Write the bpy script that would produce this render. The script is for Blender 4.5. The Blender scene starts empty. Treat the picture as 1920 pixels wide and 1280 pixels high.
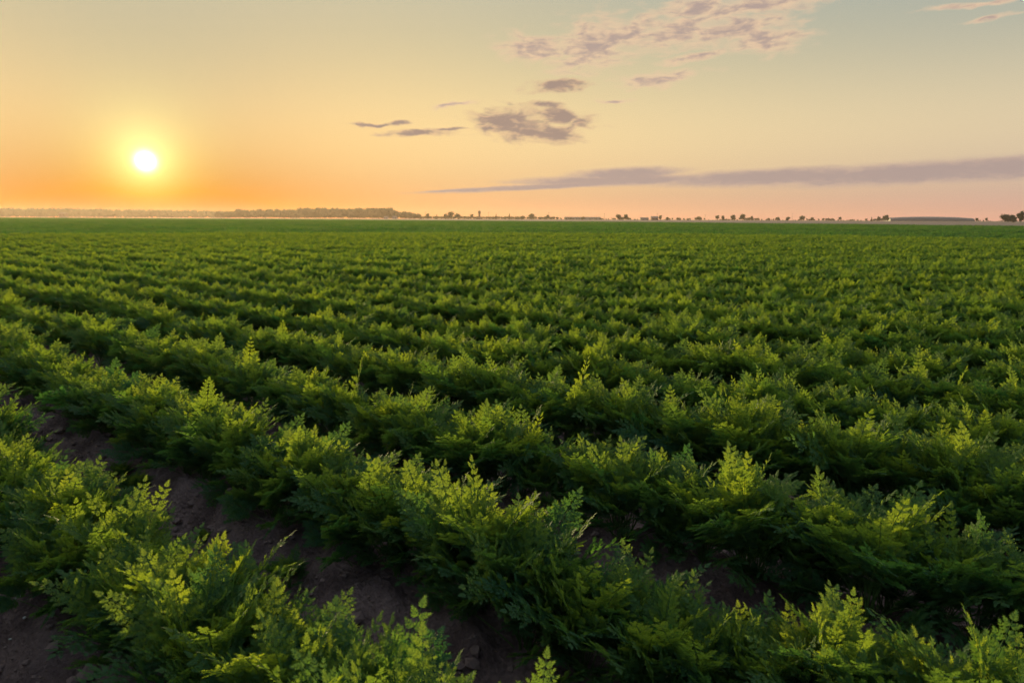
import bpy, math, random
import numpy as np
from mathutils import Vector, Matrix, Quaternion, noise as mn

S = bpy.context.scene
COL = S.collection

# ------------------------------------------------------------------ camera
F_PX, W_PX, H_PX = 1280.0, 1920.0, 1280.0          # focal length in photograph pixels
ROLL = math.radians(-0.24)
PITCH = math.atan((640 - 410) / F_PX)
EYE = Vector((0.0, 0.0, 1.36))
cam_data = bpy.data.cameras.new("camera")
cam = bpy.data.objects.new("camera", cam_data)
COL.objects.link(cam)
S.camera = cam
cam_data.sensor_width = 36.0
cam_data.lens = 24.0
cam_data.clip_start = 0.05
cam_data.clip_end = 20000.0
cam.matrix_world = (Matrix.Translation(EYE) @ Matrix.Rotation(math.pi / 2 - PITCH, 4, 'X')
                    @ Matrix.Rotation(-ROLL, 4, 'Z'))
cam_data.dof.use_dof = True
cam_data.dof.focus_distance = 2.9
cam_data.dof.aperture_fstop = 7.1


def ray(px, py):
    x = (px - 960) / F_PX
    y = (640 - py) / F_PX
    c, s = math.cos(ROLL), math.sin(ROLL)
    x, y = c * x - s * y, s * x + c * y
    cp, sp = math.cos(PITCH), math.sin(PITCH)
    return Vector((x, cp + y * sp, -sp + y * cp)).normalized()


def on_plane(px, py, z=0.0):
    d = ray(px, py)
    return EYE + d * ((z - EYE.z) / d.z)


def project(p):
    """world point -> photograph pixel (used only to choose which plants are in view)"""
    d = p - EYE
    cp, sp = math.cos(PITCH), math.sin(PITCH)
    zf = d.y * cp - d.z * sp
    if zf < 0.05:
        return None
    x, y = d.x / zf, (d.y * sp + d.z * cp) / zf
    c, s = math.cos(-ROLL), math.sin(-ROLL)
    x, y = c * x - s * y, s * x + c * y
    return 960 + x * F_PX, 640 - y * F_PX, zf


SUN = ray(270, 308)
SUN_AZ = math.atan2(SUN.x, SUN.y)
SUN_EL = math.asin(SUN.z)

# ------------------------------------------------------------------ render settings
S.view_settings.view_transform = 'Standard'
S.view_settings.look = 'None'
S.view_settings.exposure = 0.0
S.view_settings.gamma = 1.0
S.render.engine = 'CYCLES'
cy = S.cycles
cy.use_denoising = True
cy.denoising_prefilter = 'FAST'
cy.max_bounces = 8
cy.diffuse_bounces = 4
cy.glossy_bounces = 2
cy.transmission_bounces = 6
cy.transparent_max_bounces = 8
cy.volume_bounces = 0
cy.caustics_reflective = False
cy.caustics_refractive = False


# ------------------------------------------------------------------ node helpers
class NT:
    def __init__(s, tree):
        s.t = tree
        s.n = tree.nodes
        s.l = tree.links

    def new(s, kind, **kw):
        nd = s.n.new(kind)
        for k, v in kw.items():
            setattr(nd, k, v)
        return nd

    def put(s, sock, v):
        if isinstance(v, bpy.types.NodeSocket):
            s.l.new(v, sock)
        elif v is not None:
            sock.default_value = v

    def m(s, op, a, b=None, c=None, clamp=False):
        nd = s.new('ShaderNodeMath', operation=op, use_clamp=clamp)
        s.put(nd.inputs[0], a)
        if b is not None:
            s.put(nd.inputs[1], b)
        if c is not None:
            s.put(nd.inputs[2], c)
        return nd.outputs[0]

    def v(s, op, a, b=None, scale=None):
        nd = s.new('ShaderNodeVectorMath', operation=op)
        s.put(nd.inputs[0], a)
        if b is not None:
            s.put(nd.inputs[1], b)
        if scale is not None:
            s.put(nd.inputs['Scale'], scale)
        return nd.outputs['Value'] if op in ('DOT_PRODUCT', 'LENGTH') else nd.outputs[0]

    def mix(s, f, a, b):
        nd = s.new('ShaderNodeMix', data_type='RGBA')
        s.put(nd.inputs[0], f)
        s.put(nd.inputs[6], a)
        s.put(nd.inputs[7], b)
        return nd.outputs[2]

    def comb(s, x, y, z):
        nd = s.new('ShaderNodeCombineXYZ')
        s.put(nd.inputs[0], x); s.put(nd.inputs[1], y); s.put(nd.inputs[2], z)
        return nd.outputs[0]

    def noise(s, vec, scale, detail=4, rough=.55):
        nd = s.new('ShaderNodeTexNoise')
        s.put(nd.inputs['Vector'], vec)
        nd.inputs['Scale'].default_value = scale
        nd.inputs['Detail'].default_value = detail
        nd.inputs['Roughness'].default_value = rough
        return nd.outputs['Fac']

    def smooth(s, x, lo, hi):
        nd = s.new('ShaderNodeMapRange', interpolation_type='SMOOTHSTEP')
        s.put(nd.inputs[0], x)
        nd.inputs[1].default_value = lo
        nd.inputs[2].default_value = hi
        return nd.outputs[0]


# ------------------------------------------------------------------ world: low sun sky with clouds
world = bpy.data.worlds.new("World")
S.world = world
world.use_nodes = True
w = NT(world.node_tree)
bg = w.n['Background']
bg.inputs[1].default_value = 1.0
tc = w.new('ShaderNodeTexCoord').outputs['Generated']
D = w.v('NORMALIZE', tc)
sep = w.new('ShaderNodeSeparateXYZ'); w.put(sep.inputs[0], D)
DEG = 180 / math.pi
az = w.m('MULTIPLY', w.m('ARCTAN2', sep.outputs[0], sep.outputs[1]), DEG)
el = w.m('MULTIPLY', w.m('ARCSINE', sep.outputs[2]), DEG)
e = w.m('MAXIMUM', el, 0.0)
th = w.m('MULTIPLY', w.m('ARCCOSINE', w.m('MINIMUM', w.v('DOT_PRODUCT', D, tuple(SUN)), 1.0)), DEG)


def fall(x, k):
    return w.m('EXPONENT', w.m('DIVIDE', x, -k))


def gau(x, k):
    q = w.m('DIVIDE', x, k)
    return w.m('EXPONENT', w.m('MULTIPLY', w.m('MULTIPLY', q, q), -1.0))


sky = w.new('ShaderNodeTexSky', sky_type='NISHITA')
sky.sun_disc = False
sky.sun_elevation = SUN_EL
sky.sun_rotation = SUN_AZ
sky.air_density = 1.0
sky.dust_density = 1.5
sky.ozone_density = 1.0
total = w.v('SCALE', sky.outputs[0], scale=0.004)
ca = w.m('MULTIPLY', w.m('COSINE', w.m('SUBTRACT', w.m('DIVIDE', az, DEG), SUN_AZ)), fall(e, 30))
BAS = [None, fall(e, 12), fall(e, 3.5), fall(th, 2.5), fall(th, 8), fall(th, 30), ca,
       w.m('MULTIPLY', fall(e, 6), fall(th, 15)), gau(e, 11), gau(e, 5)]
COEF = [[0.3699, 0.4883, 0.6161],
        [-0.8751, -0.8398, -1.0817],
        [0.914, 0.3247, 0.3171],
        [1.4531, 1.3087, 0.335],
        [-1.3295, -0.7525, -0.0698],
        [0.753, 0.4238, 0.0535],
        [0.0799, 0.0324, -0.1078],
        [-0.2119, -0.6084, -0.6155],
        [1.031, 0.7651, 0.5449],
        [-0.7165, -0.3667, -0.0317]]
for b, c in zip(BAS, COEF):
    t = tuple(c) if b is None else w.v('SCALE', tuple(c), scale=b)
    total = w.v('ADD', total, t)
total = w.v('MAXIMUM', total, (0.02, 0.02, 0.02))
# clouds, placed by direction (azimuth and elevation in degrees)
q0 = w.comb(az, el, 0.0)
wn = w.new('ShaderNodeTexNoise')
w.put(wn.inputs['Vector'], w.v('MULTIPLY', q0, (0.35, 0.9, 1.0)))
wn.inputs['Scale'].default_value = 1.1
wn.inputs['Detail'].default_value = 4
warp = w.v('MULTIPLY', w.v('SUBTRACT', wn.outputs['Color'], (.5, .5, .5)), (2.4, 0.9, 0.0))
q1 = w.v('ADD', q0, warp)


def ellipse(q, px, py, rx, ry, tilt=0.0, power=1.0):
    d = ray(px, py)
    a0, e0 = math.degrees(math.atan2(d.x, d.y)), math.degrees(math.asin(d.z))
    dv = w.v('SUBTRACT', q, (a0, e0, 0.0))
    k = 1280 * math.radians(1) / max(.3, math.cos(math.radians(a0)) ** 1.5)
    c, s = math.cos(math.radians(tilt)), math.sin(math.radians(tilt))
    x = w.v('DOT_PRODUCT', dv, (c * k / rx, s * k / rx, 0))
    y = w.v('DOT_PRODUCT', dv, (-s * k / ry, c * k / ry, 0))
    return w.m('SUBTRACT', power, w.v('LENGTH', w.comb(x, y, 0.0)))


def union(q, items):
    r = None
    for it in items:
        m = ellipse(q, *it)
        r = m if r is None else w.m('MAXIMUM', r, m)
    return r


PUFF = [(945, 228, 62, 24, 0), (1045, 218, 62, 17, -8), (1035, 252, 50, 17, 0), (985, 245, 50, 20, 8),
        (1020, 197, 34, 6, 0), (1043, 161, 52, 11, 4),
        (745, 234, 30, 4, 2), (690, 236, 48, 3, 0), (775, 252, 62, 6, 3), (835, 246, 34, 3, 6)]
SOFT = [(1000, 90, 60, 20, -5), (1110, 85, 75, 40, 10), (1165, 66, 95, 26, 14), (1270, 55, 90, 24, 10),
        (1370, 55, 95, 22, 5), (1435, 68, 60, 24, 0), (1235, 146, 62, 12, 8), (1300, 103, 60, 6, 8),
        (1300, 12, 60, 18, 6), (1420, 4, 200, 14, 4), (1850, 28, 42, 4, 4), (1830, 0, 80, 5, 0),
        (1150, 190, 26, 3, 0), (845, 200, 34, 3, 10)]
BAND = [(1930, 304, 330, 30, 2.2), (1700, 318, 330, 26, 2.5), (1450, 328, 290, 19, 1.5), (1170, 325, 125, 15, 2),
        (1010, 350, 240, 6, 3), (1150, 337, 230, 12, 1), (870, 357, 100, 3.5, 3)]
fb = w.noise(w.v('MULTIPLY', q1, (0.55, 1.5, 1.0)), 1.15, 6, .50)
fb2 = w.noise(w.v('MULTIPLY', q0, (0.30, 1.0, 1.0)), 1.6, 6, .6)
n_puff = w.m('ADD', union(q1, PUFF), w.m('MULTIPLY', w.m('SUBTRACT', fb, .40), 2.0))
n_soft = w.m('ADD', union(q1, SOFT), w.m('MULTIPLY', w.m('SUBTRACT', fb, .38), 2.1))
q2 = w.v('ADD', q0, w.v('MULTIPLY', warp, (0.25, 0.16, 0.0)))
n_band = w.m('ADD', union(q2, BAND), w.m('MULTIPLY', w.m('SUBTRACT', fb2, .5), .45))
d_puff = w.smooth(n_puff, -.25, .80)
d_soft = w.smooth(n_soft, -.35, .95)
d_band = w.smooth(n_band, -.12, .50)
fb3 = w.noise(w.v('MULTIPLY', q1, (0.5, 1.6, 1.0)), 2.2, 5, .5)
lit = w.m('MULTIPLY', w.m('SUBTRACT', fb3, .5), 2.4)
c_soft = w.mix(w.smooth(w.m('ADD', n_soft, lit), .15, 1.5), (.83, .59, .39, 1), (.46, .345, .305, 1))
c_puff = w.mix(w.smooth(w.m('ADD', n_puff, lit), .1, 1.0), (.68, .46, .29, 1), (.375, .268, .225, 1))
c_band = w.mix(w.smooth(w.m('ADD', n_band, w.m('MULTIPLY', lit, .35)), .0, .75), (.58, .42, .34, 1), (.42, .32, .30, 1))
total = w.mix(w.m('MULTIPLY', d_soft, .92), total, c_soft)
total = w.mix(w.m('MULTIPLY', d_puff, .95), total, c_puff)
total = w.mix(w.m('MULTIPLY', d_band, .90), total, c_band)
# the sun itself
disc = gau(th, .53)
halo = w.m('MULTIPLY', gau(th, 1.9), .22)
total = w.v('ADD', total, w.v('SCALE', (4.5, 4.2, 3.4), scale=disc))
total = w.v('ADD', total, w.v('SCALE', (1.0, .9, .55), scale=halo))
w.put(bg.inputs[0], total)

# ------------------------------------------------------------------ sun lamp
sun_data = bpy.data.lights.new("sun", 'SUN')
sun_data.energy = 5.0
sun_data.angle = math.radians(0.6)
sun_data.color = (1.0, 0.76, 0.38)
sun_obj = bpy.data.objects.new("sun", sun_data)
COL.objects.link(sun_obj)
sun_obj.rotation_euler = SUN.to_track_quat('Z', 'Y').to_euler()


# ------------------------------------------------------------------ object helpers
def tag(o, label=None, cat=None, group=None, kind=None):
    if label:
        o["label"] = label
    if cat:
        o["category"] = cat
    if group:
        o["group"] = group
    if kind:
        o["kind"] = kind
    return o


def mesh_obj(name, verts, faces, mats, parent=None, link=True, smooth=False, mat_idx=None, tone=None):
    me = bpy.data.meshes.new(name)
    me.from_pydata([tuple(v) for v in verts] if not isinstance(verts, np.ndarray) else verts.tolist(), [],
                   faces if not isinstance(faces, np.ndarray) else faces.tolist())
    for m in (mats if isinstance(mats, (list, tuple)) else [mats]):
        me.materials.append(m)
    if mat_idx is not None:
        me.polygons.foreach_set('material_index', np.asarray(mat_idx, dtype=np.int32))
    if tone is not None:
        at = me.attributes.new('tone', 'FLOAT', 'POINT')
        at.data.foreach_set('value', np.asarray(tone, dtype=np.float32))
    if smooth:
        me.polygons.foreach_set('use_smooth', [True] * len(me.polygons))
    me.update()
    o = bpy.data.objects.new(name, me)
    if link:
        COL.objects.link(o)
    if parent:
        o.parent = parent
    return o


def empty(name, loc, rz=0.0, sc=1.0):
    o = bpy.data.objects.new(name, None)
    COL.objects.link(o)
    o.location = loc
    o.rotation_euler = (0, 0, rz)
    o.scale = (sc, sc, sc)
    o.empty_display_size = .1
    return o


def material(name, base, rough=.8, build=None):
    m = bpy.data.materials.new(name)
    m.use_nodes = True
    n = NT(m.node_tree)
    p = n.n['Principled BSDF']
    p.inputs['Base Color'].default_value = (*base, 1)
    p.inputs['Roughness'].default_value = rough
    p.inputs['Specular IOR Level'].default_value = .3
    if build:
        build(n, p)
    return m


# ------------------------------------------------------------------ materials
def leaf_material(name, far=False):
    m = bpy.data.materials.new(name)
    m.use_nodes = True
    n = NT(m.node_tree)
    p = n.n['Principled BSDF']
    out = n.n['Material Output']
    oi = n.new('ShaderNodeObjectInfo').outputs['Random']
    tone = n.new('ShaderNodeAttribute', attribute_name='tone').outputs['Fac']
    isl = n.new('ShaderNodeNewGeometry').outputs['Random Per Island']
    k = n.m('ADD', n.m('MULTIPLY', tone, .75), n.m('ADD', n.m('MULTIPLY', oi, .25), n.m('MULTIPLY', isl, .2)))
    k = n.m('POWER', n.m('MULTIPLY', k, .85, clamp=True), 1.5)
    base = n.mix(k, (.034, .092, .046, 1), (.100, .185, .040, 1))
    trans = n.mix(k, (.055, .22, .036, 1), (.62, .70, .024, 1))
    n.put(p.inputs['Base Color'], base)
    p.inputs['Roughness'].default_value = .55
    p.inputs['Specular IOR Level'].default_value = .15
    tr = n.new('ShaderNodeBsdfTranslucent')
    n.put(tr.inputs[0], trans)
    mx = n.new('ShaderNodeMixShader')
    mx.inputs[0].default_value = .50
    n.l.new(p.outputs[0], mx.inputs[1])
    n.l.new(tr.outputs[0], mx.inputs[2])
    n.l.new(mx.outputs[0], out.inputs[0])
    return m


LEAF = leaf_material('carrot_leaf')
STALK = material('carrot_stalk', (.085, .15, .035), .8)
STALK.node_tree.nodes['Principled BSDF'].inputs['Specular IOR Level'].default_value = .1


def soil_build(n, p):
    geo = n.new('ShaderNodeNewGeometry').outputs['Position']
    a = n.noise(geo, 5.0, 6, .6)
    b = n.noise(geo, 60.0, 5, .65)
    c = n.mix(n.smooth(a, .35, .68), (.125, .076, .070, 1), (.29, .188, .168, 1))
    c = n.mix(n.smooth(b, .62, .72), c, (.26, .19, .165, 1))
    n.put(p.inputs['Base Color'], c)
    p.inputs['Roughness'].default_value = .95
    vo = n.new('ShaderNodeTexVoronoi'); n.put(vo.inputs['Vector'], geo); vo.inputs['Scale'].default_value = 55
    bh = n.m('ADD', n.m('MULTIPLY', n.noise(geo, 28.0, 7, .7), 1.0), n.m('MULTIPLY', vo.outputs['Distance'], .5))
    bp = n.new('ShaderNodeBump'); n.put(bp.inputs['Height'], bh)
    bp.inputs['Strength'].default_value = 1.0
    bp.inputs['Distance'].default_value = .045
    n.l.new(bp.outputs[0], p.inputs['Normal'])


SOIL = material('soil', (.08, .055, .05), .95, soil_build)


def stubble_build(n, p):
    geo = n.new('ShaderNodeNewGeometry').outputs['Position']
    a = n.noise(geo, .02, 6, .6)
    n.put(p.inputs['Base Color'], n.mix(a, (.19, .125, .085, 1), (.29, .20, .135, 1)))
    p.inputs['Roughness'].default_value = 1


STUBBLE = material('stubble', (.36, .26, .17), 1, stubble_build)


def vary(c0, c1, scale):
    def f(n, p):
        geo = n.new('ShaderNodeNewGeometry').outputs['Position']
        oi = n.new('ShaderNodeObjectInfo').outputs['Random']
        k = n.m('ADD', n.m('MULTIPLY', n.noise(geo, scale, 3), .8), n.m('MULTIPLY', oi, .25))
        n.put(p.inputs['Base Color'], n.mix(k, (*c0, 1), (*c1, 1)))
    return f


TREE_LEAF = material('tree_foliage', (.05, .06, .035), .9, vary((.022, .030, .018), (.045, .052, .028), .2))
BARK = material('bark', (.07, .055, .045), .9, vary((.05, .04, .035), (.09, .07, .06), 1.0))
WALL_W = material('whitewash', (.72, .68, .64), .9, vary((.24, .215, .20), (.32, .29, .27), .5))
WALL_B = material('brick', (.22, .12, .09), .9, vary((.18, .10, .08), (.27, .15, .11), 1.5))
ROOF = material('roof_sheet', (.20, .16, .15), .8, vary((.15, .12, .11), (.24, .18, .16), .7))
GLASSH = material('greenhouse_film', (.55, .55, .55), .5, vary((.11, .11, .115), (.16, .16, .16), .1))
PANE = material('window_pane', (.03, .035, .04), .15)
WOOD = material('pole_wood', (.10, .08, .07), .9, vary((.08, .06, .05), (.13, .10, .09), 2.0))
STONE = material('pale_stone', (.42, .39, .36), .8, vary((.34, .31, .29), (.50, .47, .43), 60.0))
CLOD = material('soil_clod', (.10, .07, .062), .95, vary((.12, .075, .068), (.30, .20, .17), 30.0))

# ------------------------------------------------------------------ field frame: rows run along R, are spaced along P
dR = ray(-630, 404)
R = Vector((dR.x, dR.y, 0)).normalized()
P = Vector((R.y, -R.x, 0))
ROW0, ROWS = 0.80, 0.83


def uv(u, v, z=0.0):
    return R * u + P * v + Vector((0, 0, z))


def ridge(v, amp=1.0):
    """0 on the crop rows, lower in the furrows"""
    t = (v - ROW0) / ROWS
    t = abs(t - round(t)) * 2           # 0 on the row, 1 mid furrow
    t = max(0.0, min(1.0, (t - .22) / .62))
    t = t * t * (3 - 2 * t)
    return -.14 * t * amp


def soil_z(u, v, amp=1.0):
    z = ridge(v + .03 * mn.noise(Vector((u * .8, v * .3, 3.1))), amp)
    p3 = Vector((u, v, 0))
    z += amp * (.050 * mn.fractal(p3 * 2.2, 1.0, 2.0, 3) + .045 * mn.fractal(p3 * 7.0 + Vector((7, 1, 0)), .9, 2.0, 4))
    if amp > .9 and abs(u) < 12:
        z += .014 * mn.fractal(p3 * 26.0, .8, 2.0, 3)
    return z


def axis(segs):
    out = [segs[0][0]]
    for a, b, st in segs:
        n = max(1, int(round((b - a) / st)))
        out += [a + (b - a) * (i + 1) / n for i in range(n)]
    return np.array(out)


GX = 2050.0
us = axis([(-GX, -300, 300), (-300, -12, 12), (-12, -5, .25), (-5, 8, .03), (8, 20, .12), (20, 100, 2), (100, GX, 145)])
vs = axis([(-GX, -300, 300), (-300, -3, 9), (-3, -.6, .1), (-.6, 3.4, .025), (3.4, 8, .06), (8, 25, .13), (25, 200, 7), (200, GX, 140)])
gv = []
for u in us:
    for v in vs:
        r = max(abs(u), abs(v))
        amp = 1.0 if r < 18 else max(0.0, 1 - (r - 18) / 7)
        z = soil_z(u, v, amp) if amp > 0 else 0.0
        if amp < 1:
            z -= .12 * (1 - amp)
        q = R * u + P * v
        gv.append((q.x, q.y, z))
nv, nu = len(vs), len(us)
ii = (np.arange(nu - 1)[:, None] * nv + np.arange(nv - 1)[None, :]).ravel()
gf = np.stack([ii, ii + 1, ii + nv + 1, ii + nv], 1)
ground = mesh_obj('ground', np.array(gv), gf, SOIL, smooth=True)
tag(ground, kind='structure')

# the crop's far edge (x, y), the stubble land starts behind it
EDGE = [(420, -30), (180, 90), (110, 146), (63, 253), (-60, 400), (-135, 540), (-600, 800), (-1400, 1100)]


def edge_y(x):
    for (x1, y1), (x0, y0) in zip(EDGE, EDGE[1:]):
        if x0 <= x <= x1:
            return y0 + (y1 - y0) * (x - x0) / (x1 - x0)
    return -30 if x > 0 else 1100


sv, sf = [], []
for (x, y) in EDGE:
    sv += [(x, y, .03), (x * 1.0, 2040, .03)] if x < 200 else [(x, y, .03), (2040, 1500, .03)]
for i in range(len(EDGE) - 1):
    sf.append((2 * i, 2 * i + 1, 2 * i + 3, 2 * i + 2))
sv += [(-2040, 1100, .03), (-2040, 2040, .03)]
n0 = len(sv)
sf.append((2 * (len(EDGE) - 1), 2 * (len(EDGE) - 1) + 1, n0 - 1, n0 - 2))
stub = mesh_obj('stubble_field', sv, sf, STUBBLE)
tag(stub, 'tan harvested stubble land beyond the far edge of the green crop', kind='structure')


# ------------------------------------------------------------------ carrot leaves
def leaflet_template(detail):
    if detail == 2:
        v = [(0, -.03), (.30, -.085), (.64, -.09), (1.08, 0), (.64, .09), (.30, .085), (0, .03)]
        f = [(0, 1, 5, 6), (1, 2, 4, 5), (2, 3, 4)]
        for s in (1, -1):
            b = len(v)
            v += [(.06, .03 * s), (.24, .26 * s), (.50, .44 * s), (.38, .09 * s),
                  (.38, .09 * s), (.54, .25 * s), (.82, .33 * s), (.68, .07 * s)]
            f += [(b, b + 1, b + 2, b + 3), (b + 4, b + 5, b + 6, b + 7)]
            if s < 0:
                f[-2:] = [tuple(reversed(x)) for x in f[-2:]]
        return np.array(v) * np.array([1.08, .84]), f
    v = [(0, 0), (.42, -.30), (1.05, 0), (.42, .30)]
    return np.array(v), [(0, 1, 2, 3)]


TPL = {d: leaflet_template(d) for d in (1, 2)}


def norm(a):
    return a / np.linalg.norm(a, axis=-1, keepdims=True)


def frond(rng, L, W, th0, th1, phi, base, detail, curl=1.0):
    """one bipinnate carrot leaf. Returns (leaf verts, leaf faces, stalk verts, stalk faces)"""
    n = 14
    s = np.linspace(0, 1, n)
    th = th0 + (th1 - th0) * s ** 1.6
    ph = phi + rng.uniform(-.6, .6) * s
    T = np.stack([np.sin(th) * np.cos(ph), np.sin(th) * np.sin(ph), np.cos(th)], 1)
    pts = base + np.concatenate([[[0, 0, 0]], np.cumsum((T[1:] + T[:-1]) / 2 * (L / (n - 1)), 0)])
    tw = rng.uniform(-.8, .8)
    t0 = rng.uniform(.46, .60)            # where the blade starts

    def at(x):
        f = x * (n - 1)
        i = min(n - 2, int(f))
        k = f - i
        p = pts[i] * (1 - k) + pts[i + 1] * k
        t = norm(T[i] * (1 - k) + T[i + 1] * k)
        side = norm(np.array([-math.sin(ph[i]), math.cos(ph[i]), 0]))
        up = norm(np.cross(t, side))
        if up[2] < 0:
            up, side = -up, -side
        c, sn = math.cos(tw), math.sin(tw)
        side, up = side * c + up * sn, up * c - side * sn
        return p, t, side, up

    lo, ld, ln, ll = [], [], [], []
    npair = {2: 9, 1: 7, 0: 6}[detail] + (rng.integers(-1, 2) if detail else 0)
    quads_v, quads_f = [], []
    sv_, sf_ = [], []

    def tube(path, r0, r1):
        b = len(sv_)
        for i, p in enumerate(path):
            t = norm(path[min(i + 1, len(path) - 1)] - path[max(i - 1, 0)])
            a = norm(np.cross(t, [0.31, 0.2, .93]))
            c = np.cross(t, a)
            r = r0 + (r1 - r0) * i / (len(path) - 1)
            for k in range(3):
                an = k * 2.0944
                sv_.append(p + (a * math.cos(an) + c * math.sin(an)) * r)
        for i in range(len(path) - 1):
            for k in range(3):
                k2 = (k + 1) % 3
                sf_.append((b + 3 * i + k, b + 3 * i + k2, b + 3 * i + 3 + k2, b + 3 * i + 3 + k))

    if detail == 2:
        tube(pts, .0021, .0007)
    else:
        tube(pts[::3], .0026, .001)
    for j in range(npair):
        t = j / npair
        x = t0 + (1 - t0) * (t ** .9) * .97
        p, tt, side, up = at(x)
        wl = (W * ((1 - t) ** .95) + .013) * (.85 if j == 0 else 1.0) * rng.uniform(.85, 1.1)
        for sg in (1, -1):
            al = math.radians(rng.uniform(46, 60) - 10 * t)
            d = norm(math.cos(al) * tt + math.sin(al) * sg * side + rng.uniform(-.20, .55) * up)
            nn = norm(up - d * (up @ d))
            ws = np.cross(nn, d)
            droop = rng.uniform(.0, .45) * curl
            if detail == 0:
                # one jagged quad strip per pinna
                b = len(quads_v)
                e1 = p + d * wl * .5 + up * 0
                tip = p + d * wl - np.array([0, 0, droop * wl * .5])
                hw = wl * .16 + .003
                quads_v.extend([p, e1 - ws * hw, tip, e1 + ws * hw])
                quads_f.append((b, b + 1, b + 2, b + 3))
                continue
            nq = max(3, int(round((5 if detail == 2 else 3) * (wl / W) ** .7)))
            prev = p
            for q in range(nq):
                k = (q + .7) / (nq + .6)
                pp = p + d * (wl * k) - np.array([0, 0, droop * wl * k * k * .5])
                dl = norm(pp - prev) if q else d
                ls = max(.0085, (wl * .36 + .005) * (1 - .50 * k))
                for s2 in (1, -1):
                    a2 = math.radians(rng.uniform(32, 48))
                    d2 = norm(math.cos(a2) * dl + math.sin(a2) * s2 * ws + rng.uniform(-.1, .25) * nn)
                    n2 = norm(nn + rng.normal(0, .30, 3))
                    lo.append(pp); ld.append(d2); ln.append(n2); ll.append(ls * rng.uniform(.85, 1.12))
                prev = pp
            pt = p + d * (wl * .93) - np.array([0, 0, droop * wl * .42])
            lo.append(pt); ld.append(norm(pt - prev + d * .01)); ln.append(norm(nn + rng.normal(0, .18, 3)))
            ll.append(max(.011, wl * .34))
    p, tt, side, up = at(.985)
    if detail == 0:
        b = len(quads_v)
        quads_v.extend([p - tt * .02, p - side * .015, p + tt * .03, p + side * .015])
        quads_f.append((b, b + 1, b + 2, b + 3))
        return np.array(quads_v), quads_f, np.array(sv_), sf_
    for kk, ls in ((0, .014), (.5, .011)):
        for s2 in (1, -1):
            lo.append(p + tt * .016 * kk); ld.append(norm(tt * .8 + side * s2 * .55)); ln.append(up); ll.append(ls)
    lo.append(p + tt * .012); ld.append(tt); ln.append(up); ll.append(.015)
    lo, ld, ln, ll = map(np.array, (lo, ld, ln, ll))
    if detail == 1:
        ll = ll * 1.2
    ln = norm(ln - ld * np.sum(ln * ld, 1, keepdims=True))
    lw = np.cross(ln, ld)
    tv, tf = TPL[detail]
    x, y = tv[:, 0], tv[:, 1]
    z = -.16 * x * x + .22 * np.abs(y)
    V = (lo[:, None] + ll[:, None, None] * (ld[:, None] * x[None, :, None] + lw[:, None] * y[None, :, None]
                                            + ln[:, None] * z[None, :, None])).reshape(-1, 3)
    m = len(tv)
    Fc = [tuple(i + k * m for i in f) for k in range(len(lo)) for f in tf]
    return V, Fc, np.array(sv_), sf_


def plant_data(seed, detail, kind='normal'):
    rng = np.random.default_rng(seed)
    V, Fc, tone, SV, SF = [], [], [], [], []
    nf = int(rng.integers(24, 29)) if detail else 15
    specs = []
    for i in range(nf):
        k = i / (nf - 1)                    # 0 inner, 1 outer
        L = (.405 + .015 * k) * rng.uniform(.74, 1.12)
        th1 = math.radians(30 + 46 * k + rng.uniform(-18, 18))
        th0 = math.radians(3 + 20 * k)
        W = rng.uniform(.060, .090) * (.88 + .12 * k)
        specs.append((L, W, th0, th1, i * 2.4 + rng.uniform(-.5, .5), 1 - k))
    for i in range(5 if detail else 2):     # low outer leaves that hang towards the soil
        specs.append((rng.uniform(.24, .34), rng.uniform(.055, .08), math.radians(rng.uniform(34, 52)),
                      math.radians(rng.uniform(60, 98)), i * 1.3 + rng.uniform(-.5, .5), .05))
    if kind == 'tall':
        specs.append((.57, .072, .02, math.radians(18), rng.uniform(0, 6), 1.0))
    for (L, W, th0, th1, ph, yg) in specs:
        base = np.array([rng.normal(0, .012), rng.normal(0, .012), -.01])
        a, b, c, d = frond(rng, L, W, th0, th1, ph, base, detail)
        off = sum(len(x) for x in V)
        V.append(a); Fc += [tuple(i + off for i in f) for f in b]
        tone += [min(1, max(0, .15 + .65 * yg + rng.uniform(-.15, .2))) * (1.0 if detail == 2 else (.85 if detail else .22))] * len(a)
        off = sum(len(x) for x in SV)
        SV.append(c); SF += [tuple(i + off for i in f) for f in d]
    return np.concatenate(V), Fc, tone, np.concatenate(SV), SF


def joined(name, parts, off=None):
    """one mesh with leaf and stalk faces from several plant_data at offsets (source for the crop stuff)"""
    V, Fc, tn, mi = [], [], [], []
    o = 0
    for (d, (dx, dy, rz, sc)) in parts:
        a, b, t, c, g = d
        cr, sr = math.cos(rz), math.sin(rz)
        M = np.array([[cr, sr, 0], [-sr, cr, 0], [0, 0, 1]]) * sc
        for arr, fs, mt, tt in ((a, b, 0, t), (c, g, 1, None)):
            V.append(arr @ M + np.array([dx, dy, 0]))
            Fc += [tuple(i + o for i in f) for f in fs]
            mi += [mt] * len(fs)
            tn += tt if tt else [.5] * len(arr)
            o += len(arr)
    return mesh_obj(name, np.concatenate(V), Fc, [LEAF, STALK], link=False, mat_idx=mi, tone=tn)


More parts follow.
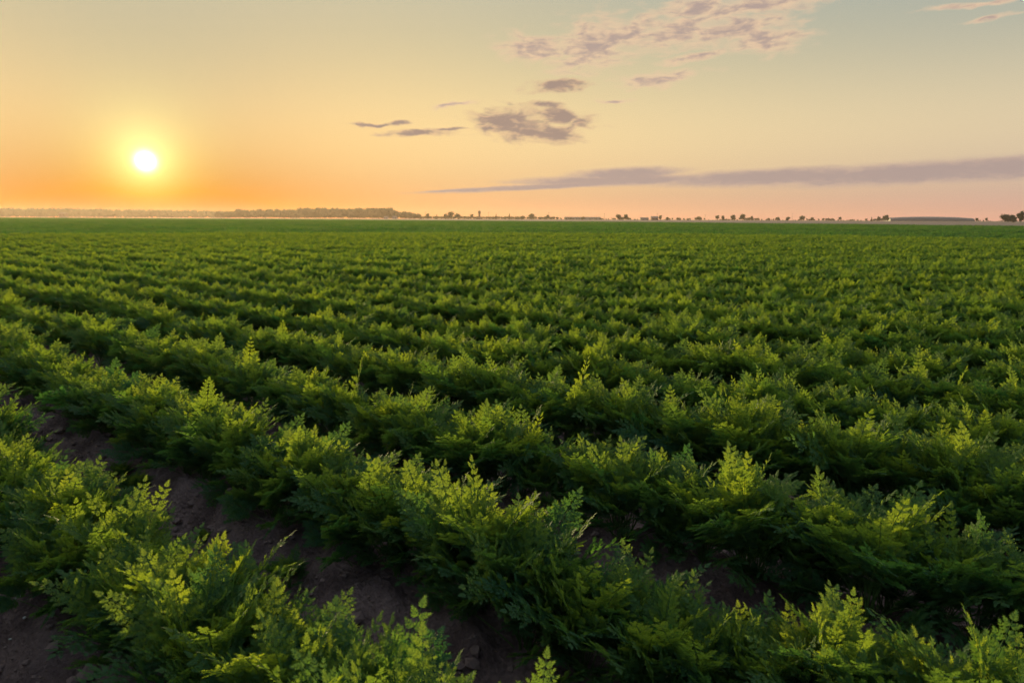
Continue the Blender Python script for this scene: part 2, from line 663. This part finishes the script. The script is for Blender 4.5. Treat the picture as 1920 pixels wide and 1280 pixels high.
NVAR = 10
full = [plant_data(100 + i, 2) for i in range(NVAR)]
tall = [plant_data(150 + i, 2, 'tall') for i in range(2)]
src_near = [joined('carrot_plant_source', [(d, (0, 0, 0, 1))]) for d in full]
mid = [plant_data(200 + i, 1) for i in range(6)]
src_mid = [joined('carrot_plant_mid', [(d, (0, 0, 0, 1))]) for d in mid]
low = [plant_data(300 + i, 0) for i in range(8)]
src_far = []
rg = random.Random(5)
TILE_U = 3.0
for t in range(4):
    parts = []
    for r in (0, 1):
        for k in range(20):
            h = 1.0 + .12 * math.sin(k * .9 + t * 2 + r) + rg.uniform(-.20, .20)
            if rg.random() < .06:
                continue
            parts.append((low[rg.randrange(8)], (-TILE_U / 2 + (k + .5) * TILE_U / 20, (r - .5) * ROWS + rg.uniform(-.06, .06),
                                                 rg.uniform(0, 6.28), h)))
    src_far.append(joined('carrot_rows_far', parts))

# ------------------------------------------------------------------ where plants stand
rnd = random.Random(11)
near_pts, mid_pts, far_pts = [], [], []
R_ANG = math.atan2(R.y, R.x)
GAPS = []                      # (row index, u, half width): bare spots seen in the photograph
for px, py, row, hw in [(640, 735, 2, .10), (205, 660, 2, .22), (1290, 800, 2, .12)]:
    q = on_plane(px, py, .1)
    GAPS.append((row, q.dot(R), hw))


def keep(p, m=1100):
    if p.length < 7.0:
        return True
    s = project(Vector((p.x, p.y, .3)))
    return s is not None and -m < s[0] < 1920 + m


NEAR_R, MID_R = 15.0, 52.0
STEP = .11
for row in range(-6, int(MID_R / ROWS) + 4):
    v0 = ROW0 + row * ROWS
    if abs(v0) > MID_R:
        continue
    n = int(MID_R / STEP)
    for k in range(-n, n):
        u = (k + rnd.uniform(-.35, .35)) * STEP
        wob = .04 * mn.noise(Vector((u * .7, row * 5.3, 0)))
        v = v0 + wob + rnd.uniform(-.075, .075)
        p = uv(u, v)
        r = p.length
        hn = mn.noise(Vector((u * .9, row * 9.7, 1.3)))
        hb = mn.noise(Vector((u * .12, v * .12, 8.3)))
        sc = (1.04 if row == 0 else 1.02) + .15 * hn + .12 * hb + rnd.uniform(-.17, .13)
        rz = rnd.uniform(0, 6.283)
        if r > MID_R or not keep(p) or p.y < -3 and r > 5:
            continue
        if any(g[0] == row and abs(u - g[1]) < g[2] for g in GAPS):
            continue
        if r < NEAR_R:
            near_pts.append((p, u, v, row, sc, rz, rnd.random()))
        else:
            mid_pts.append((p.x, p.y, -.01 if r < 20 else -.06, sc, rz))

# tiles of two rows
for j in range(-400, 1300):
    v = ROW0 + (2 * j + .5) * ROWS
    for i in range(-200, 520):
        u = i * TILE_U
        x, y = R.x * u + P.x * v, R.y * u + P.y * v
        r = math.hypot(x, y)
        if y < 20 or r < MID_R - .8 or y > edge_y(x) - 1.5 or abs(x) > y * 1.15 + 10:
            continue
        sc = 1.0 + .30 * mn.noise(Vector((u * .10, v * .10, 8.3))) + rnd.uniform(-.12, .12)
        far_pts.append((x, y, -.12, sc, R_ANG + (math.pi if rnd.random() < .5 else 0)))
print('plants near', len(near_pts), 'mid', len(mid_pts), 'far tiles', len(far_pts))

# ------------------------------------------------------------------ the 300 nearest plants in view, one thing each
ORD = ['first', 'second', 'third', 'fourth', 'fifth', 'sixth', 'seventh', 'eighth', 'ninth', 'tenth', 'eleventh']
TALL_AT = [(383, 745, 1, 0, 'tallest plant at the near left, its bright fern tip rising above the second row'),
           (460, 700, 2, 1, 'plant in the third row with one erect frond standing far above its neighbours'),
           (665, 735, 2, 0, 'third row plant beside bare soil with a lone upright fern tip'),
           (1087, 700, 3, 1, 'pointed plant standing above the fourth row near the field centre')]
talls = []
for px, py, row, var, lab in TALL_AT:
    v = ROW0 + row * ROWS
    # walk along the row to the plant seen in this column of the photograph
    u = min((project(uv(uu, v, .3)) and (abs(project(uv(uu, v, .3))[0] - px), uu) or (1e9, uu) for uu in np.arange(-3, 16, .02)))[1]
    talls.append((u, v, row, var, lab))
cand = []
rest = []
for a in near_pts:
    p, u, v, row, sc, rz, rr = a
    if any(row == t[2] and abs(u - t[0]) < .07 for t in talls):
        continue
    s = project(Vector((p.x, p.y, .33)))
    if s and -20 < s[0] < 1940 and 300 < s[1] < 1330:
        cand.append((s[2], s[0], a))
    else:
        rest.append(a)
cand.sort(key=lambda c: c[0])
things, others = cand[:300 - len(talls)], cand[300 - len(talls):]
rest += [c[2] for c in others]

fol_me, stk_me = [], []
for d in full + tall:
    o = mesh_obj('foliage', d[0], d[1], LEAF, link=False, tone=d[2])
    fol_me.append(o.data)
    bpy.data.objects.remove(o)
    o = mesh_obj('stem', d[3], d[4], STALK, link=False, smooth=True)
    stk_me.append(o.data)
    bpy.data.objects.remove(o)


def carrot(idx, loc, rz, sc, label, group):
    t = empty('carrot_plant', loc, rz, sc)
    tag(t, label, 'carrot plant', group)
    for nm, me in (('foliage', fol_me[idx]), ('stem', stk_me[idx])):
        c = bpy.data.objects.new(nm, me)
        COL.objects.link(c)
        c.parent = t
    return t


def place_z(u, v):
    return max(-.05, soil_z(u, v)) - .005


for (zf, sx, (p, u, v, row, sc, rz, rr)) in things:
    if row < 0:
        where = 'below the first row'
    zone = 'left part' if sx < 640 else ('middle' if sx < 1280 else 'right part')
    lab = 'feathery green carrot plant in the %s of the %s crop row' % (zone, 'nearest' if row <= 0 else ORD[row] + ' nearest')
    carrot(int(rr * NVAR), (p.x, p.y, place_z(u, v)), rz, sc, lab, 'carrot plants of the %s row' % ORD[max(0, row)])
for u, v, row, var, lab in talls:
    p = uv(u, v)
    carrot(NVAR + var, (p.x, p.y, place_z(u, v)), 1.0 + row, 1.0, lab, 'carrot plants of the %s row' % ORD[row])

# ------------------------------------------------------------------ the rest of the crop: ONE stuff object of scattered plants
pts, lod, rots, scs = [], [], [], []
for (p, u, v, row, sc, rz, rr) in rest:
    pts.append((p.x, p.y, place_z(u, v))); lod.append(0); rots.append(rz); scs.append(sc)
for k in range(300):                        # small late seedlings on the furrow sides
    u, v = rnd.uniform(-2, 12), ROW0 + ROWS * (rnd.randrange(0, 6) + .5) + rnd.uniform(-.2, .2)
    p = uv(u, v)
    pts.append((p.x, p.y, soil_z(u, v))); lod.append(0); rots.append(rnd.uniform(0, 6.28)); scs.append(rnd.uniform(.12, .38))
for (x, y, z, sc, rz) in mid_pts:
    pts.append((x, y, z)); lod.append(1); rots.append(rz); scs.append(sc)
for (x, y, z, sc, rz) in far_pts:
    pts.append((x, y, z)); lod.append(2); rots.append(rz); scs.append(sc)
crop = mesh_obj('carrot_crop', pts, [], LEAF)
for nm, ty, dat in (('lod', 'INT', lod), ('rz', 'FLOAT', rots), ('sc', 'FLOAT', scs)):
    at = crop.data.attributes.new(nm, ty, 'POINT')
    at.data.foreach_set('value', np.array(dat, dtype=np.int32 if ty == 'INT' else np.float32))
tag(crop, 'dense green rows of carrot tops running back to the horizon', 'carrot crop', kind='stuff')
gt = bpy.data.node_groups.new('scatter_carrots', 'GeometryNodeTree')
gt.interface.new_socket('Geometry', in_out='INPUT', socket_type='NodeSocketGeometry')
gt.interface.new_socket('Geometry', in_out='OUTPUT', socket_type='NodeSocketGeometry')
g = NT(gt)
gin, gout = g.new('NodeGroupInput'), g.new('NodeGroupOutput')


def gattr(nm, ty):
    nd = g.new('GeometryNodeInputNamedAttribute', data_type=ty)
    nd.inputs[0].default_value = nm
    return nd.outputs[0]


jn = g.new('GeometryNodeJoinGeometry')
for L_, srcs in enumerate((src_near, src_mid, src_far)):
    # pick one source at random for every point
    js = g.new('GeometryNodeJoinGeometry')
    for o in srcs:
        inf = g.new('GeometryNodeObjectInfo')
        inf.inputs['Object'].default_value = o
        inf.inputs['As Instance'].default_value = True
        g.l.new(inf.outputs['Geometry'], js.inputs[0])
    cmp_ = g.new('FunctionNodeCompare', data_type='INT', operation='EQUAL')
    g.l.new(gattr('lod', 'INT'), cmp_.inputs[2])
    cmp_.inputs[3].default_value = L_
    ri = g.new('FunctionNodeRandomValue', data_type='INT')
    ri.inputs[4].default_value = 0
    ri.inputs[5].default_value = len(srcs) - 1
    iop = g.new('GeometryNodeInstanceOnPoints')
    iop.inputs['Pick Instance'].default_value = True
    g.l.new(gin.outputs[0], iop.inputs['Points'])
    g.l.new(cmp_.outputs[0], iop.inputs['Selection'])
    g.l.new(js.outputs[0], iop.inputs['Instance'])
    g.l.new(ri.outputs[2], iop.inputs['Instance Index'])
    cx = g.new('ShaderNodeCombineXYZ')
    g.l.new(gattr('rz', 'FLOAT'), cx.inputs[2])
    g.l.new(cx.outputs[0], iop.inputs['Rotation'])
    cs = g.new('ShaderNodeCombineXYZ')
    sa = gattr('sc', 'FLOAT')
    if L_ == 2:
        cs.inputs[0].default_value = 1.0
        cs.inputs[1].default_value = 1.0
    else:
        g.l.new(sa, cs.inputs[0]); g.l.new(sa, cs.inputs[1])
    g.l.new(sa, cs.inputs[2])
    g.l.new(cs.outputs[0], iop.inputs['Scale'])
    g.l.new(iop.outputs[0], jn.inputs[0])
g.l.new(jn.outputs[0], gout.inputs[0])
md = crop.modifiers.new('scatter', 'NODES')
md.node_group = gt

# ------------------------------------------------------------------ soil clods (stuff) and single stones
def lump(rng, c, r, squash=.6):
    t = (1 + 5 ** .5) / 2
    vs_ = np.array([(-1, t, 0), (1, t, 0), (-1, -t, 0), (1, -t, 0), (0, -1, t), (0, 1, t), (0, -1, -t), (0, 1, -t),
                    (t, 0, -1), (t, 0, 1), (-t, 0, -1), (-t, 0, 1)]) / 1.9
    vs_ = vs_ * (1 + rng.uniform(-.28, .28, (12, 1))) * r * np.array([1, rng.uniform(.7, 1.1), squash])
    a = rng.uniform(0, 6.28)
    M = np.array([[math.cos(a), -math.sin(a), 0], [math.sin(a), math.cos(a), 0], [0, 0, 1]])
    return vs_ @ M.T + c


ICO = [(0, 11, 5), (0, 5, 1), (0, 1, 7), (0, 7, 10), (0, 10, 11), (1, 5, 9), (5, 11, 4), (11, 10, 2), (10, 7, 6), (7, 1, 8),
       (3, 9, 4), (3, 4, 2), (3, 2, 6), (3, 6, 8), (3, 8, 9), (4, 9, 5), (2, 4, 11), (6, 2, 10), (8, 6, 7), (9, 8, 1)]
rng = np.random.default_rng(3)
cv, cf = [], []
for k in range(15000):
    u = rng.uniform(-1.5, 7)
    v = ROW0 + ROWS * (rng.integers(-1, 5) + .5) + rng.normal(0, .17)
    r = min(.045, .0035 + rng.exponential(.0052 if k % 6 else .013))
    q = uv(u, v)
    b = len(cv) * 12
    cv.append(lump(rng, np.array([q.x, q.y, soil_z(u, v) + r * .25]), r))
    cf += [tuple(i + b for i in f) for f in ICO]
clods = mesh_obj('soil_clods', np.concatenate(cv), cf, CLOD)
tag(clods, 'crumbly dark clods scattered on the bare soil of the furrows', 'soil clods', kind='stuff')
for px, py, r, lab in [(42, 1137, .016, 'largest pale flat stone on the dark soil in the bottom left corner'),
                       (50, 1160, .010, 'small round grey stone just below the pale flat one in the bottom left corner'),
                       (24, 1204, .009, 'thin buff stone lowest of the three in the bottom left corner'),
                       (697, 1067, .006, 'tiny white stone alone on the bare furrow left of centre')]:
    q = on_plane(px, py, -.10)
    zz = soil_z(q.dot(R), q.dot(P))
    q = on_plane(px, py, zz)
    o = mesh_obj('stone', lump(rng, np.zeros(3), r, .5), ICO, STONE, smooth=True)
    sm = o.modifiers.new('round', 'SUBSURF'); sm.levels = 2; sm.render_levels = 2
    o.location = (q.x, q.y, soil_z(q.dot(R), q.dot(P)) + r * .3)
    tag(o, lab, 'stone', 'pale stones on the soil')

# ------------------------------------------------------------------ the far land
def far(px, D_):
    d = ray(px, 410)
    return Vector((d.x / d.y * D_, D_, 0))


def crown_data(seed, h, wd, nq=420, trunk=.18, shape='round'):
    rng = np.random.default_rng(seed)
    V, Fc = [], []
    lobes = []
    for k in range(9):
        a = rng.uniform(0, 6.28); rr = rng.uniform(0, .30) * wd
        zz = rng.uniform(.38, .84) * h
        lobes.append((np.array([math.cos(a) * rr, math.sin(a) * rr, zz]), rng.uniform(.15, .27) * wd))
    lobes.append((np.array([0, 0, h * .6]), .32 * wd))
    if shape == 'spire':
        lobes = [(np.array([rng.normal(0, .04) * wd, rng.normal(0, .04) * wd, z * h]), max(.06, .46 * (1.05 - z)) * wd)
                 for z in np.linspace(.18, .95, 9)]
    for k in range(nq):
        c, r = lobes[rng.integers(len(lobes))]
        d = rng.normal(0, 1, 3); d /= np.linalg.norm(d)
        p = c + d * r * rng.uniform(.55, 1.05) * np.array([1, 1, .9])
        s = rng.uniform(.035, .075) * h
        a = norm(rng.normal(0, 1, 3)); b_ = norm(np.cross(a, rng.normal(0, 1, 3)))
        b = len(V)
        V += [p - a * s, p - b_ * s * .7, p + a * s, p + b_ * s * .7]
        Fc.append((b, b + 1, b + 2, b + 3))
    for (c, r) in lobes:                       # dense inner boughs
        b = len(V)
        V += list(lump(rng, np.zeros(3), r * .8, .9) + c)
        Fc += [tuple(i + b for i in f) for f in ICO]
    return np.array(V), Fc


def trunk_data(h, r, limbs=4, seed=0):
    rng = np.random.default_rng(seed)
    V, Fc = [], []

    def tb(path, r0, r1):
        b = len(V)
        for i, p in enumerate(path):
            rr = r0 + (r1 - r0) * i / (len(path) - 1)
            for k in range(6):
                V.append((p[0] + math.cos(k * 1.0472) * rr, p[1] + math.sin(k * 1.0472) * rr, p[2]))
        for i in range(len(path) - 1):
            for k in range(6):
                k2 = (k + 1) % 6
                Fc.append((b + 6 * i + k, b + 6 * i + k2, b + 6 * i + 6 + k2, b + 6 * i + 6 + k))
    tb([(0, 0, -.3), (0, 0, h * .25), (.02 * h, 0, h * .5), (0, .02 * h, h * .75)], r, r * .3)
    for k in range(limbs):
        a = rng.uniform(0, 6.28); z = h * rng.uniform(.25, .5)
        tb([(0, 0, z), (math.cos(a) * h * .12, math.sin(a) * h * .12, z + h * .12), (math.cos(a) * h * .2, math.sin(a) * h * .2, z + h * .25)], r * .4, r * .1)
    return V, Fc


TREES = []
for i in range(7):
    shp = 'spire' if i == 6 else 'round'
    hh, ww = 10.0, (5.0 if i == 6 else [9, 11, 8, 13, 10, 12][i])
    a, b = crown_data(40 + i, hh, ww, shape=shp)
    oc = mesh_obj('crown', a, b, TREE_LEAF, link=False)
    a, b = trunk_data(hh, .28, seed=i)
    ot = mesh_obj('trunk', a, b, BARK, link=False)
    TREES.append((oc.data, ot.data))
    bpy.data.objects.remove(oc); bpy.data.objects.remove(ot)

far_r = random.Random(8)


def tree(px, hpx, D_, var, label, group, wide=1.0):
    loc = far(px, D_)
    h = hpx * D_ / 1280.0
    t = empty('tree', loc, far_r.uniform(0, 6.28))
    s = h / 9.3
    t.scale = (s * wide * 1.1, s * wide * 1.1, s * 1.2)
    t.location.z = -.2 * h
    for nm, me in zip(('crown', 'trunk'), TREES[var]):
        c = bpy.data.objects.new(nm, me); COL.objects.link(c); c.parent = t
    tag(t, label, 'tree', group)
    return t


G1 = 'trees along the horizon'
TR = [
    (800, 10, 1150, 2, 'first small tree right of the long dark forest', 1),
    (817, 8, 1150, 6, 'thin pointed tree right of the long dark forest', 1),
    (833, 10, 1100, 0, 'left tree of the full clump left of the lone tower', 1),
    (843, 13, 1100, 1, 'tallest rounded tree of the clump left of the lone tower', 1),
    (858, 9, 1120, 3, 'low broad tree at the right side of the clump left of the tower', 1.2),
    (883, 9, 1120, 2, 'small tree close on the left of the lone tower', 1),
    (928, 9, 1150, 6, 'first pointed tree right of the lone tower', 1),
    (953, 10, 1150, 6, 'second pointed tree right of the lone tower', 1),
    (976, 6, 1150, 3, 'low tree between the pointed ones and the wide clump right of the tower', 1.5),
    (995, 10, 1150, 4, 'wide low crowned tree at the middle of the hedge right of the tower', 1.5),
    (1025, 9, 1150, 0, 'last tree at the right end of the hedge beside the tower', 1),
    (1090, 5, 1100, 3, 'tiny bush shaped tree in front of the pale long shed', 1.4),
    (1158, 10, 900, 1, 'left of the two dark rounded trees standing alone near the centre right', 1.1),
    (1172, 10, 900, 4, 'right of the two dark rounded trees standing alone near the centre right', 1.0),
    (1236, 9, 1000, 0, 'small tree beside the farmhouse with the grey roof', 1),
    (1250, 5, 1000, 3, 'low shrub like tree right of the farmhouse', 1.2),
    (1310, 6, 1150, 3, 'low wide tree left of the pair of round topped trees', 1.5),
    (1343, 9, 1000, 2, 'left of the pair of round topped trees', 1),
    (1353, 9, 1000, 0, 'right of the pair of round topped trees', .9),
    (1372, 10, 1000, 1, 'dark domed tree right of the pair of round topped ones', 1.1),
    (1390, 11, 1000, 4, 'broad domed tree, biggest in the group right of centre', 1.2),
    (1407, 8, 1000, 2, 'narrow tree right of the broad domed one', .9),
    (1419, 5, 1000, 0, 'smallest tree at the right end of the domed group', 1),
    (1440, 4, 1100, 3, 'low bush shaped tree alone right of the domed group', 1.4),
    (1456, 6, 1100, 5, 'left tree of the low spread group below the right hand mast', 1.2),
    (1474, 6, 1100, 3, 'low tree left of the right hand mast', 1.3),
    (1500, 8, 1100, 5, 'wide tree right of the right hand mast', 1.5),
    (1521, 6, 1100, 4, 'low tree at the right end of the spread group', 1.3),
    (1573, 7, 1050, 2, 'lone small tree standing apart left of the long greenhouse', 1),
    (1622, 5, 1000, 0, 'first of the trees leading up to the greenhouse', 1),
    (1632, 7, 1000, 6, 'pointed tree leading up to the greenhouse', 1),
    (1645, 8, 1000, 2, 'round tree second nearest the left end of the greenhouse', 1),
    (1658, 11, 1000, 1, 'tallest tree at the left end of the greenhouse', 1.1),
    (1829, 7, 900, 0, 'first small tree right of the greenhouse', 1),
    (1847, 7, 900, 2, 'second small tree right of the greenhouse', .9),
    (1882, 14, 600, 1, 'dark spreading tree at the left of the clump on the far right edge', 1.2),
    (1898, 12, 600, 3, 'lower tree in the middle of the clump on the far right edge', 1.0),
    (1912, 19, 600, 4, 'tallest dark tree of the clump on the far right edge', .9),
    (1932, 15, 600, 5, 'outermost tree of the right edge clump, cut by the frame', 1.1)]
for px, hp, D_, var, lab, wd in TR:
    tree(px, hp, D_, var, lab, G1 if px < 1870 else 'dark tree clump at the right edge', wd)


def forest(name, x0, x1, hfun, D0, D1, n, label, seed):
    rr = random.Random(seed)
    V, Fc, o = [], [], 0
    base = [crown_data(seed * 10 + k, 10, 9, nq=110) for k in range(5)]
    for k in range(n):
        px = rr.uniform(x0, x1)
        dd = rr.uniform(D0, D1)
        c = far(px, dd)
        h = hfun(px) * dd / 1280 * rr.uniform(.84, 1.05)
        if h < 1:
            continue
        a, f = base[rr.randrange(5)]
        s = h / 9.3
        V.append(a * np.array([s * 1.3, s * 1.3, s * 1.35]) + np.array([c.x, c.y, -.33 * h]))
        Fc += [tuple(i + o for i in q) for q in f]
        o += len(a)
    ob = mesh_obj(name, np.concatenate(V), Fc, TREE_LEAF)
    tag(ob, label, 'forest', kind='stuff')


forest('forest', -120, 432, lambda x: 15.5 - max(0, x - 100) * .010, 1750, 1950, 420,
       'long level forest fading in orange haze below the sun', 31)
forest('forest', 405, 785, lambda x: (11 if x < 440 else (14.5 if x < 560 else (17.5 if x < 740 else 14 - (x - 740) * .12))), 1250, 1400, 330,
       'dark rounded forest edge between the sun and the lone tower', 32)
forest('hedge', 785, 1045, lambda x: 5.0, 1200, 1260, 170, 'low hedge of scrub linking the trees beside the lone tower', 33)
forest('hedge', 1040, 1930, lambda x: 3.0 + 1.3 * math.sin(x * .05) + 1.0 * math.sin(x * .13 + 1), 1180, 1300, 420, 'low uneven scrub line along the right half of the horizon', 34)


def box(x0, x1, y0, y1, z0, z1):
    v = [(x0, y0, z0), (x1, y0, z0), (x1, y1, z0), (x0, y1, z0), (x0, y0, z1), (x1, y0, z1), (x1, y1, z1), (x0, y1, z1)]
    return v, [(0, 3, 2, 1), (4, 5, 6, 7), (0, 1, 5, 4), (1, 2, 6, 5), (2, 3, 7, 6), (3, 0, 4, 7)]


def house(px, D_, wpx, hpx, wall, label, group, rz=0.0, deep=8, cat='house', gable=.4):
    loc = far(px, D_)
    t = empty('house' if cat == 'house' else 'shed', loc, rz)
    wd, h = wpx * D_ / 1280, hpx * D_ / 1280
    wh = h * (1 - gable)
    v, f = box(-wd / 2, wd / 2, -deep / 2, deep / 2, -.3, wh)
    mesh_obj('wall', v, f, wall, t)
    ov = .4
    rv = [(-wd / 2 - ov, -deep / 2 - ov, wh + .02), (wd / 2 + ov, -deep / 2 - ov, wh + .02), (wd / 2 + ov, deep / 2 + ov, wh + .02),
          (-wd / 2 - ov, deep / 2 + ov, wh + .02), (-wd / 2 - ov, 0, h), (wd / 2 + ov, 0, h)]
    mesh_obj('roof', rv, [(0, 1, 5, 4), (2, 3, 4, 5), (0, 4, 3), (1, 2, 5), (0, 3, 2, 1)], ROOF, t)
    nw = max(2, int(wd / 6))
    for k in range(nw):
        cx = -wd / 2 + wd * (k + .5) / nw
        v, f = box(cx - .6, cx + .6, -deep / 2 - .05, -deep / 2 - .003, wh * .35, wh * .75)
        mesh_obj('window', v, f, PANE, t)
    v, f = box(wd / 2 - 1.6, wd / 2 - .7, -deep / 2 - .06, -deep / 2 - .003, 0, wh * .8)
    mesh_obj('door', v, f, WOOD, t)
    tag(t, label, cat, group)


HG = 'buildings on the horizon'
house(117, 1500, 13, 8.5, WALL_B, 'boxy reddish building in the haze at the left below the forest', HG, deep=10, gable=.15)
house(722, 1150, 7, 5, WALL_W, 'left small white house at the foot of the dark forest', HG)
house(738, 1150, 8, 5.5, WALL_W, 'right small white house at the foot of the dark forest', HG)
house(1206, 1000, 14, 5, WALL_W, 'low pale farm shed left of the grey roofed farmhouse', HG, cat='shed')
house(1225, 1000, 12, 7, WALL_B, 'farmhouse with grey pitched roof beside a small tree', HG)
house(1090, 1300, 66, 5, WALL_W, 'very long pale shed right of the tower hedge', HG, deep=14, cat='shed', gable=.3)

# long greenhouse with a curved roof
loc = far(1740, 1100)
gh = empty('greenhouse', loc, 0)
Wg, Hg = 154 * 1100 / 1280, 8.2 * 1100 / 1280
arc = [(-1.0, 0.0), (-.97, .45), (-.85, .72), (-.6, .88), (-.3, .97), (0, 1.0), (.3, .97), (.6, .88), (.85, .72), (.97, .45), (1.0, 0.0)]
v, f = [], []
for ix in range(13):
    fx = -1 + 2 * ix / 12
    hs = Hg * (1 - .28 * abs(fx) ** 2.2)
    for (yy, zz) in arc:
        v.append((fx * Wg / 2, yy * 9, zz * hs))
for ix in range(12):
    for k in range(10):
        a = ix * 11 + k
        f.append((a, a + 1, a + 12, a + 11))
f.append(tuple(range(11)))
f.append(tuple(range(12 * 11 + 10, 12 * 11 - 1, -1)))
mesh_obj('roof', v, f, GLASSH, gh)
v, f = [], []
for ix in range(13):
    x = -Wg / 2 + Wg * ix / 12
    a, b = box(x - .15, x + .15, -9.12, -9.02, 0, Hg * .3)
    o = len(v); v += a; f += [tuple(i + o for i in q) for q in b]
mesh_obj('frame', v, f, ROOF, gh)
tag(gh, 'long low pale greenhouse with a curved roof at the right of the horizon', 'greenhouse')

# lone tower
tw = empty('water_tower', far(897, 1100), 0)


def lathe(prof, n=14):
    v, f = [], []
    for (r, z) in prof:
        for k in range(n):
            v.append((r * math.cos(k * 2 * math.pi / n), r * math.sin(k * 2 * math.pi / n), z))
    for i in range(len(prof) - 1):
        for k in range(n):
            k2 = (k + 1) % n
            f.append((i * n + k, i * n + k2, (i + 1) * n + k2, (i + 1) * n + k))
    f.append(tuple(range(n - 1, -1, -1)))
    f.append(tuple((len(prof) - 1) * n + k for k in range(n)))
    return v, f


v, f = lathe([(1.75, -.3), (1.6, 4), (1.5, 8.6)])
mesh_obj('shaft', v, f, WALL_B, tw, smooth=False)
v, f = lathe([(1.5, 8.61), (2.1, 9.4), (2.15, 12.4)])
mesh_obj('tank', v, f, WALL_B, tw)
v, f = lathe([(2.3, 12.41), (1.2, 13.2), (.1, 13.7)])
mesh_obj('roof', v, f, ROOF, tw)
tag(tw, 'lone dark brick tower with a wider top among the horizon trees', 'tower')

# slender masts
for px, hp, lab in [(796, 14, 'mast behind the first trees right of the dark forest'),
                    (914, 14, 'thin mast just right of the lone tower'),
                    (1027, 14, 'thin mast at the right end of the tower hedge'),
                    (1131, 12, 'thin mast left of the two dark rounded trees'),
                    (1230, 13, 'thin mast rising behind the farmhouse'),
                    (1320, 11, 'thin mast left of the pair of round topped trees'),
                    (1483, 13, 'thin mast over the low spread tree group on the right')]:
    D_ = 1150
    t = empty('utility_mast', far(px, D_), 0)
    h = hp * D_ / 1280
    v, f = lathe([(.22, -.3), (.16, h * .5), (.09, h)], 8)
    mesh_obj('pole', v, f, WOOD, t, smooth=True)
    v, f = box(-1.1, 1.1, -.12, .12, h * .90, h * .92)
    mesh_obj('crossarm', v, f, WOOD, t)
    tag(t, lab, 'mast', 'slender masts on the horizon')

# ------------------------------------------------------------------ evening haze
hv, hf = box(-2100, 2100, -2100, 2100, -1.5, 26.0)
hz = mesh_obj('haze', [(x * 1.0, y * 1.0, z) for x, y, z in hv], hf, [])
hm = bpy.data.materials.new('haze')
hm.use_nodes = True
h = NT(hm.node_tree)
for nd in list(h.n):
    if nd.bl_idname != 'ShaderNodeOutputMaterial':
        h.n.remove(nd)
pv = h.new('ShaderNodeVolumePrincipled')
pv.inputs['Color'].default_value = (.98, .77, .60, 1)
pv.inputs['Density'].default_value = .00015
pv.inputs['Anisotropy'].default_value = .5
h.l.new(pv.outputs[0], [x for x in h.n if x.bl_idname == 'ShaderNodeOutputMaterial'][0].inputs['Volume'])
hz.data.materials.append(hm)
tag(hz, 'warm evening haze over the field and the far land', kind='stuff')
